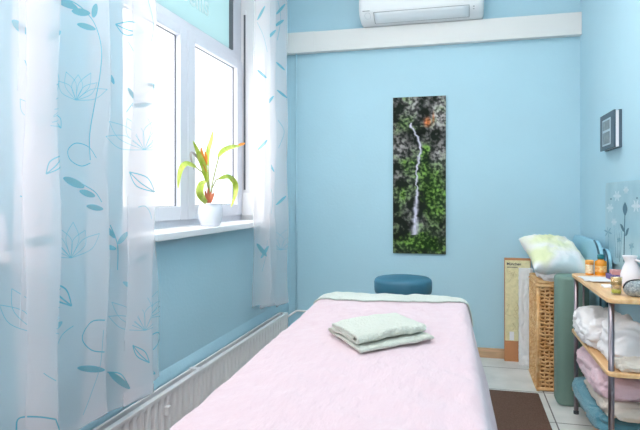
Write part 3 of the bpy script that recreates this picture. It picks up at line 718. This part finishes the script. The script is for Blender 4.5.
# ------------------------------------------------------------------ wicker basket
bx0, bx1, by0, by1, bh = .432, .665, 3.575, 3.955, .63
t = thing('wicker_basket', 'tall rectangular wicker laundry basket against the back wall beneath the pillow', 'basket', ((bx0+bx1)/2, (by0+by1)/2, 0))
boxobj('lining', WICKIN, t, bx0+.010, bx1-.010, by0+.010, by1-.010, .006, bh-.01)
def perim(s, off=0):
    w, h = bx1-bx0, by1-by0; P = 2*(w+h); s %= P
    if s < w: return (bx0+s, by0-off, (0, -1))
    s -= w
    if s < h: return (bx1+off, by0+s, (1, 0))
    s -= h
    if s < w: return (bx1-s, by1+off, (0, 1))
    s -= w; return (bx0-off, by1-s, (-1, 0))
Pm = 2*((bx1-bx0)+(by1-by0)); NS = 48; rows_n = 27
b = NB()
for r in range(rows_n):
    z = .018+r*(bh-.045)/(rows_n-1); N = NS*4; pts = []
    for i in range(N):
        s = i*Pm/N; w = math.sin(i*PI/4/1.0*.5*2+r*PI); x, y, nn = perim(s, .004*math.sin(i*PI/4+r*PI)-.001)
        pts.append((x, y, z+.0025*fbm(Vector((s*25, r*3.1, 0)), 2)+.003*math.cos(i*PI/4+r*1.7)))
    tube(b, pts, .0062+.0008*((r*7) % 3), 5, closed=True)
obj('weave', b, WICK, t)
b = NB()
for k in range(NS):
    x, y, nn = perim((k+.5)*Pm/NS, -.001); tube(b, [(x+.004*math.sin(q*1.9+k)*abs(nn[1]), y+.004*math.sin(q*1.9+k)*abs(nn[0]), .005+q*(bh-.01)/14) for q in range(15)], .0045, 5)
obj('stakes', b, WICK, t)
for x, y in ((bx0, by0), (bx1, by0), (bx0, by1), (bx1, by1)):
    b = NB(); tube(b, [(x, y, 0), (x, y, bh-.02)], .010, 8); obj('corner_post', b, WICK, t)
for zz in (bh-.005, .014):
    b = NB(); tube(b, [(perim(i*Pm/80, .004)[0], perim(i*Pm/80, .004)[1], zz) for i in range(80)], .011, 8, closed=True); obj('rim', b, WICK, t)
b = NB(); box(b, bx0+.005, bx1-.005, by0+.005, by1-.005, bh+.004, bh+.012)
tube(b, [(perim(i*Pm/80, .002)[0], perim(i*Pm/80, .002)[1], bh+.014) for i in range(80)], .009, 8, closed=True)
for k in range(20):
    y = by0+.012+k*(by1-by0-.024)/19; tube(b, [(bx0+(bx1-bx0)*q/14, y, bh+.014+.005*math.sin(q*PI/1.4+k*PI)) for q in range(15)], .0065, 5)
for k in range(11):
    x = bx0+.012+k*(bx1-bx0-.024)/10; tube(b, [(x, by0+(by1-by0)*q/24, bh+.014+.004*math.sin(q*PI/1.2+k*PI+1)) for q in range(25)], .005, 5)
obj('lid', b, WICK, t)

# ------------------------------------------------------------------ soft lumps
def lump(name, cx, cy, z0, sx, sy, sz, seed, m, ridge=.02, freq=9, e=.55, rot=0, nu=110, nv=56, parent=None, tilt=None, top=None, grain=.3):
    b = NB(); cr, sr = math.cos(rot), math.sin(rot)
    def sg(v, p): return math.copysign(abs(v)**p, v)
    def fn(u, v):
        th = u*2*PI; ph = (v-.5)*PI
        x = sg(math.cos(ph), e)*sg(math.cos(th), e); y = sg(math.cos(ph), e)*sg(math.sin(th), e); z = sg(math.sin(ph), .8)
        p = Vector((x*sx, y*sy, z*sz)); n = Vector((x, y, z)).normalized()
        q = Vector((p.x*freq, p.y*freq, p.z*freq*1.6+seed*3.7))
        q = q+Vector((fbm(q*.7+Vector((5, 0, seed)), 2), fbm(q*.7+Vector((0, 9, seed)), 2), 0))*.8
        r = 1-abs(fbm(q, 2))*2.2; r = max(-.6, r)
        p = p+n*ridge*r+n*ridge*grain*fbm(q*3.1, 2)
        if top: p.z += top(p.x/sx, p.y/sy)*(1 if z > -.2 else 0)
        p.z = max(-sz, p.z)
        return (cx+p.x*cr-p.y*sr, cy+p.x*sr+p.y*cr, z0+sz+p.z)
    vs = grid(b, fn, nu, nv)
    bmesh.ops.remove_doubles(b, verts=b.verts, dist=.0004)
    return obj(name, b, m, parent, smooth=True)

# pillow
def pil_mat():
    m = mat('pillow_print', srgb(240, 244, 240), .9, bump=.2, scale=60, sheen=.2); nt = m.node_tree; L = nt.links.new
    tc = nt.nodes.new('ShaderNodeTexCoord'); n = nt.nodes.new('ShaderNodeTexNoise'); n.inputs['Scale'].default_value = 4.2; n.inputs['Detail'].default_value = 1; n.inputs['Distortion'].default_value = .6
    L(tc.outputs['Object'], n.inputs['Vector'])
    rp = nt.nodes.new('ShaderNodeValToRGB'); e = rp.color_ramp.elements
    e[0].position = .36; e[0].color = srgb(222, 236, 240); e[1].position = .47; e[1].color = srgb(246, 244, 244)
    k = e.new(.53); k.color = srgb(242, 242, 224); k = e.new(.62); k.color = srgb(228, 232, 186)
    L(n.outputs['Fac'], rp.inputs[0]); L(rp.outputs[0], nt.nodes['Principled BSDF'].inputs['Base Color']); return m
b = NB()
def pil(u, v, s):
    x, y = (u-.5)*2, (v-.5)*2
    px_ = x*(1-.10*(1-y*y)*abs(x)); py_ = y*(1-.10*(1-x*x)*abs(y))
    h = (max(0, (1-x**4)*(1-y**4)))**.5
    cr = .009*fbm(Vector((x*4, y*4, s*3)), 3)+.018*max(0, fbm(Vector((x*3.1+1, y*4.5, 6)), 2))*(s > 0)
    z = s*.072*h+cr*h
    P_ = Vector((px_*.180, py_*.205, z)); P_.z += -.045*max(0, x)**2*1.0 - .012*abs(x*y)
    return P_
PM = Matrix.Translation((.550, 3.690, .803)) @ Matrix.Rotation(math.radians(8), 4, 'Z') @ Matrix.Rotation(math.radians(22), 4, 'X') @ Matrix.Rotation(math.radians(4), 4, 'Y')
grid(b, lambda u, v: PM @ pil(u, v, 1), 60, 60); grid(b, lambda u, v: PM @ pil(u, v, -1), 60, 60)
bmesh.ops.remove_doubles(b, verts=b.verts, dist=.0005)
for f in b.faces: f.smooth = True
o = obj('pillow', b, pil_mat(), None, smooth=True); tag(o, 'white pillow with yellow-green pattern lying on top of the basket', 'pillow')
o = lump('bed_linen', .560, 3.735, bh+.022, .105, .190, .027, 3, CLOTHW, .018, 12); tag(o, 'crumpled white linen squeezed between the pillow and the basket lid', 'linen')

# ------------------------------------------------------------------ green mattress, blue folded table
b = NB(); prism(b, rrect(.503, .672, 3.335, 3.50, .045, 8), .012, .725); o = obj('green_bolster', b, GREEN, None, bevel=.02)
for f in o.data.polygons: f.use_smooth = abs(f.normal.z) < .5
o.name = 'folded_mat'; tag(o, 'dark green folded mat standing upright between basket and shelf rack', 'mat')
o.location.z = -.012
t = thing('folded_massage_table', 'light blue folded massage table standing against the right wall behind the basket', 'massage table', (.73, 3.7, 0))
for k, (xa, xb, yn, zt) in enumerate(((.712, .740, 3.31, .905), (.746, .772, 3.30, .865))):
    pts = rrect(yn, 4.16, .012, zt, .17 if k == 0 else .09, 12)
    b = NB(); prism(b, pts, xa, xb, 'x'); p = obj('panel', b, LBLUE, t, bevel=.006)
    b = NB(); near = sorted([q for q in pts if q[0] < 3.30+(.18 if k == 0 else .09)], key=lambda q: (q[1], q[0])); tube(b, [(xa+.002, y, z) for y, z in near], .0055, 6); obj('edge_piping', b, PIPING, p)

# ------------------------------------------------------------------ shelf rack
kx0, kx1, ky0, ky1 = .562, .772, 2.475, 3.285
t = thing('shelf_rack', 'three-tier beech shelf rack with chrome posts along the right wall', 'rack', ((kx0+kx1)/2, (ky0+ky1)/2, 0))
SH = (.742, .447, .142)
for z in SH:
    b = NB(); prism(b, rrect(kx0, kx1, ky0, ky1, .035, 6), z-.018, z); obj('shelf', b, BEECH, t, bevel=.004)
for x, y in ((kx0+.020, ky0+.035), (kx0+.020, ky1-.04), (kx1-.02, ky1-.04), (kx1-.02, ky0+.035)):
    b = NB(); tube(b, [(x, y, .01), (x, y, SH[0]-.016)], .0115, 16); p = obj('post', b, CHROME, t)
    b = NB(); lathe(b, [(0, 0), (.014, 0), (.014, .014), (.011, .018), (0, .018)], x, y, 0, 16); obj('foot', b, DARK, p)
b = NB(); tube(b, [(kx0+.058, ky1-.03, SH[2]-.01), (kx0+.058, ky1-.03, SH[0]-.016)], .005, 10); obj('rod', b, CHROME, t)
# top shelf items
ZT = SH[0]
AMB = mat('orange_oil', srgb(232, 150, 40), .25)
def bottle(name, label, cat_, x, y, prof, m, cap=None, lab=None, capm=None):
    t = thing(name, label, cat_, (x, y, ZT)); b = NB(); lathe(b, prof, x, y, ZT, 28); obj('body', b, m, t)
    if cap: b = NB(); lathe(b, cap, x, y, ZT, 20); obj('cap', b, capm, t)
    if lab:
        r, za, zb, lm = lab; b = NB(); grid(b, lambda u, v: (x+r*math.cos(PI*1.05+u*PI*.9), y+r*math.sin(PI*1.05+u*PI*.9), ZT+za+v*(zb-za)), 16, 1); obj('paper_label', b, lm, t, smooth=True)
    return t
TEAL = mat('teal_cap', srgb(20, 120, 130), .4); YLAB = mat('yellow_label', srgb(244, 216, 150), .6, col2=srgb(232, 150, 60), vscale=70)
bottle('oil_bottle', 'orange massage oil bottle with a teal cap on the top shelf', 'bottle', .698, 3.23, [(0, 0), (.027, 0), (.029, .004), (.029, .060), (.027, .072), (.014, .080), (.013, .086), (0, .086)], AMB, [(0, .084), (.016, .084), (.0165, .104), (.014, .108), (0, .108)], (.0294, .018, .050, YLAB), TEAL)
bottle('cream_jar', 'small orange jar with pale label left of the oil bottle', 'jar', .645, 3.235, [(0, 0), (.019, 0), (.020, .003), (.020, .060), (0, .060)], AMB, [(0, .058), (.021, .058), (.021, .074), (.019, .077), (0, .077)], (.0204, .008, .054, mat('cream_label', srgb(246, 236, 214), .6, col2=srgb(220, 190, 150), vscale=90)), mat('orange_cap', srgb(240, 176, 96), .45))
b = NB()
for k, (z, r) in enumerate(((.0, .05), (.0025, -.12), (.005, .18))):
    M = Matrix.Translation((.632, 3.06-.02*k, ZT+z)) @ Matrix.Rotation(r, 4, 'Z'); box(b, -.055, .055, -.085, .085, .0005, .0022, M)
tag(obj('paper_sheets', b, PAPER), 'white loose papers on the far end of the top shelf', 'paper')
t = thing('boxes_pile', '', 'x', (0, 0, 0)); bpy.data.objects.remove(t)
M = Matrix.Translation((.740, 3.08, ZT)) @ Matrix.Rotation(.15, 4, 'Z')
b = NB(); box(b, -.035, .04, -.05, .05, 0, .026, M); tag(obj('small_box', b, mat('purple_card', srgb(104, 90, 150), .6, var=.2, vscale=40), bevel=.002), 'small purple box on the top shelf, beneath a pink one', 'box', 'small boxes on the top shelf')
M = Matrix.Translation((.742, 3.08, ZT+.0265)) @ Matrix.Rotation(-.1, 4, 'Z')
b = NB(); box(b, -.030, .036, -.045, .045, 0, .018, M); tag(obj('small_box', b, mat('pink_card', srgb(214, 150, 150), .6), bevel=.002), 'small pink box lying on the purple one on the top shelf', 'box', 'small boxes on the top shelf')
# white jug
jx, jy = .738, 2.83
t = thing('jug', 'white plastic jug at the right edge of the top shelf', 'jug', (jx, jy, ZT))
jm = mat('jug_white', srgb(246, 240, 246), .4)
b = NB(); lathe(b, [(0, 0), (.036, 0), (.041, .006), (.045, .035), (.043, .062), (.034, .092), (.024, .112), (.022, .13), (.027, .142), (.024, .142), (.018, .128), (0, .12)], jx, jy, ZT, 36)
for v in b.verts:
    if v.co.z > ZT+.125 and v.co.x < jx: v.co.x -= .010
obj('body', b, jm, t)
b = NB(); tube(b, [(jx+.012, jy-.022, ZT+.125), (jx+.03, jy-.045, ZT+.12), (jx+.035, jy-.06, ZT+.08), (jx+.025, jy-.05, ZT+.04)], .006, 8); obj('handle', b, jm, t)
# tumbler
gx, gy = .622, 2.60
t = thing('tumbler', 'glass tumbler with yellow contents at the near end of the top shelf', 'glass', (gx, gy, ZT))
b = NB(); lathe(b, [(0, 0), (.019, 0), (.022, .05), (.023, .075), (.0215, .075), (.0205, .05), (.018, .006), (0, .006)], gx, gy, ZT, 28); obj('glass', b, LENS, t)
b = NB(); lathe(b, [(0, .04), (.0195, .04), (.0212, .070), (0, .071)], gx, gy, ZT, 24); obj('contents', b, mat('yellow_contents', srgb(246, 200, 110), .5), t)
b = NB(); lathe(b, [(0, .007), (.0175, .007), (.0185, .02), (0, .021)], gx, gy, ZT, 24); obj('lime_base', b, mat('lime', srgb(206, 220, 70), .5), t)
# grey woven pouch
b = NB()
def pouch(u, v):
    th = u*2*PI; ph = (v-.5)*PI; c = math.cos(ph)
    return (.690+math.copysign(abs(c*math.cos(th))**.8, math.cos(th))*.052, 2.565+c*math.sin(th)*.038, ZT+max(0, .034+.036*math.sin(ph)))
grid(b, pouch, 48, 24); bmesh.ops.remove_doubles(b, verts=b.verts, dist=.0003)
t = thing('woven_pouch', 'rounded grey woven pouch at the near corner of the top shelf', 'pouch', (.69, 2.565, ZT))
obj('body', b, mat('grey_weave', srgb(126, 134, 140), .8, col2=srgb(180, 186, 188), vscale=140, bump=.6, scale=200), t, smooth=True)
b = NB(); tube(b, [(.690+.053*math.cos(a*PI/16), 2.565-.012, ZT+.034+.037*math.sin(a*PI/16)) for a in range(17)], .0025, 6); obj('zip_edge', b, DARK, t)
o = lump('tissue', .630, 2.80, ZT, .018, .026, .006, 6, PAPER, .004, 30, nu=40, nv=20); tag(o, 'small white crumpled tissue in the middle of the top shelf', 'tissue')
# middle shelf
ZM = SH[1]
o = lump('white_cloth', .655, 3.005, ZM, .098, .200, .066, 11, CLOTHW, .020, 11, top=lambda x, y: .012*y); tag(o, 'crumpled white cloth at the far end of the middle shelf', 'cloth')
o = lump('white_sheet', .680, 2.695, ZM, .085, .085, .074, 17, CLOTHW, .022, 8, top=lambda x, y: .03*math.exp(-x*x*3)); tag(o, 'peaked heap of white sheet beside the near post of the middle shelf', 'sheet')
o = lump('beige_cloth', .668, 2.545, ZM, .064, .052, .020, 23, CLOTHB, .008, 18, e=.35); tag(o, 'folded beige cloth at the near edge of the middle shelf', 'cloth')
# bottom shelf
ZB = SH[2]
o = lump('teal_towel', .655, 2.91, ZB, .105, .305, .038, 31, CLOTHT, .016, 10, e=.4); tag(o, 'teal towel at the bottom of the lowest shelf pile', 'towel')
o = lump('beige_towel', .675, 2.83, ZB+.080, .088, .27, .028, 37, CLOTHB, .018, 12, e=.45); tag(o, 'cream rumpled towel between the teal towel and the pink blanket', 'towel')
o = lump('pink_blanket', .668, 2.90, ZB+.142, .098, .30, .052, 41, CLOTHP, .022, 9, e=.5); tag(o, 'dusty pink folded blanket on top of the lowest shelf pile', 'blanket')

# ------------------------------------------------------------------ right wall: switch frame, glass board
t = thing('picture_frame', 'small dark grey double picture frame on the right wall', 'picture frame', (.76, 3.32, 1.40))
y0, y1, z0, z1 = 3.17, 3.47, 1.405, 1.598
DG = mat('dark_grey_frame', srgb(66, 86, 100), .5)
b = NB(); box(b, .747, .756, y0, y1, z0, z1)
obj('front', b, DG, t, bevel=.001)
boxobj('mount', PAPER, t, .756, .771, y0+.004, y1-.004, z0+.004, z1-.004)
boxobj('back', DG, t, .771, XR, y0, y1, z0, z1)
PG = mat('grey_photo', srgb(104, 116, 122), .5, col2=srgb(132, 144, 150), vscale=30)
boxobj('mat_board', mat('pale_mat', srgb(178, 194, 204), .6), t, .7455, .747, y0+.065, y1-.06, z0+.022, z1-.03)
boxobj('photo', PG, t, .744, .7455, y0+.08, y1-.075, z0+.105, z1-.04); boxobj('photo', PG, t, .744, .7455, y0+.08, y1-.075, z0+.03, z0+.092)
t = thing('glass_board', 'pale blue board with a dark rose and flower print on the right wall', 'board', (.778, 3.0, .80))
b = NB(); prism(b, rrect(2.45, 3.465, .80, 1.228, .035, 8), .773, .779, 'x'); obj('panel', b, mat('board_blue', srgb(150, 188, 202), .3, col2=srgb(168, 200, 212), vscale=7), t)
def bpt(x, y): return onX(x, y, .7725)
DK = mat('rose_ink', srgb(72, 112, 132), .6); MD = mat('flower_ink', srgb(132, 172, 190), .6); LT = mat('white_ink', srgb(216, 228, 236), .6)
def pleaf(b, a, c, w):
    p, q = bpt(*a), bpt(*c); d = (q-p); n = Vector((0, -d.z, d.y)).normalized(); N = 8; prev = None
    for k in range(N+1):
        f = k/N; m_ = p.lerp(q, f); ww = w*math.sin(PI*(f*.96+.02)); r = (b.verts.new(m_+n*ww/2), b.verts.new(m_-n*ww/2))
        if prev: b.faces.new((prev[0], r[0], r[1], prev[1]))
        prev = r
b = NB()
tube(b, [bpt(625, 214), bpt(624.5, 235), bpt(624, 262)], .0022, 4)
pleaf(b, (625, 202), (625, 216), .085); pleaf(b, (620, 224), (625, 232), .026); pleaf(b, (629, 228), (625, 236), .026)
obj('rose_print', b, DK, t)
for cx_, cy_, r in ((608, 232, 6), (631.5, 246, 4), (619, 240, 3)):
    b = NB()
    for k in range(6):
        a = k*PI/3+.3; pleaf(b, (cx_, cy_), (cx_+r*.7*math.cos(a), cy_+r*math.sin(a)), .012)
    tube(b, [bpt(cx_, cy_), bpt(cx_+.5, cy_+22)], .0012, 4)
    obj('flower_print', b, MD, t)
for k in range(4):
    b = NB(); tube(b, [bpt(616+k*1.5, 258), bpt(615+k*2.2, 240-k*3), bpt(614+k*2.4, 226+k*2)], .001, 4); obj('grass_print', b, MD, t)
for x, y in ((611, 199), (637, 198)):
    b = NB(); pleaf(b, (x-.8, y), (x+.8, y), .01); obj('screw', b, DK, t)
for cx_, cy_, r in ((617, 196, 6), (636, 206, 7), (610, 208, 5), (626, 190, 4), (614, 222, 4)):
    b = NB()
    for k in range(6):
        a = k*PI/3; pleaf(b, (cx_, cy_), (cx_+r*.7*math.cos(a), cy_+r*math.sin(a)), .016)
    obj('blossom_print', b, LT, t)

# ------------------------------------------------------------------ light
lx, ly, lz = -.28, 2.1, 2.52
t = thing('added_uplight', 'added uplight in a white bowl under the ceiling, unseen above the view', 'fill_light', (lx, ly, HC))  # added unseen uplight, bounced off the ceiling for soft ambient light
b = NB(); lathe(b, [(0, -.06), (.12, -.05), (.22, -.01), (.26, .05), (.25, .05), (.21, .0), (.12, -.035), (0, -.045)], lx, ly, lz, 40); obj('bowl', b, WHITE, t)
b = NB(); tube(b, [(lx, ly, lz-.045), (lx, ly, HC)], .006, 8); obj('cord', b, WHITE, t)
ld = bpy.data.lights.new('fill_area', 'AREA'); ld.shape = 'DISK'; ld.size = .44; ld.energy = 62; ld.color = (1, .95, .9)
lo_ = bpy.data.objects.new('fill_area', ld); C.objects.link(lo_); lo_.location = (0, 0, lz+.06-HC); lo_.rotation_euler = (PI, 0, 0); lo_.parent = t
t = thing('added_front_fill', 'added rectangular fill light, unseen behind the camera', 'fill_light', (-.25, YF, 2.0))  # added fill light behind the view, brightens back wall, rack and radiator
boxobj('housing', WHITE, t, -.75, .25, YF, YF+.05, 1.7, 2.3)
ld = bpy.data.lights.new('fill_area', 'AREA'); ld.shape = 'RECTANGLE'; ld.size = .96; ld.size_y = .56; ld.energy = 30; ld.color = (1, .94, .88)
lo_ = bpy.data.objects.new('fill_area', ld); C.objects.link(lo_); lo_.location = (0, .06, 0); lo_.rotation_euler = (PI/2, 0, 0); lo_.parent = t
def day(y0, y1, e, z0=1.0, z1=2.7):
    l = bpy.data.lights.new('daylight', 'AREA'); l.shape = 'RECTANGLE'; l.size = y1-y0; l.size_y = z1-z0; l.energy = e; l.color = (1, .98, .96)
    o = bpy.data.objects.new('daylight', l); C.objects.link(o); o.location = (-1.75, (y0+y1)/2, (z0+z1)/2)
    o.rotation_euler = (0, math.radians(-90), 0); o.rotation_mode = 'XYZ'
    M = Matrix(((0, 0, -1), (-1, 0, 0), (0, 1, 0)))   # local x -> -Y, y -> Z, z -> -X (light shines along -z = +X)
    o.matrix_world = Matrix.Translation(o.location) @ M.to_4x4(); return o
day(*W1, 21); day(*W2, 21)
w = bpy.data.worlds.new('sky'); bpy.context.scene.world = w; w.use_nodes = True
w.node_tree.nodes['Background'].inputs[0].default_value = (.95, .98, 1, 1); w.node_tree.nodes['Background'].inputs[1].default_value = 1.5

cam = bpy.data.cameras.new('camera'); co = bpy.data.objects.new('camera', cam); C.objects.link(co)
cam.sensor_width = 36; cam.lens = F/640*36; cam.shift_y = (HZ-215)/640; cam.clip_start = .05
co.location = (0, 0, EYE); co.rotation_euler = (PI/2, 0, TH)
sc = bpy.context.scene; sc.camera = co
sc.view_settings.view_transform = 'Standard'; sc.view_settings.look = 'None'; sc.view_settings.gamma = 1; sc.view_settings.exposure = .1
sc.cycles.transparent_max_bounces = 24
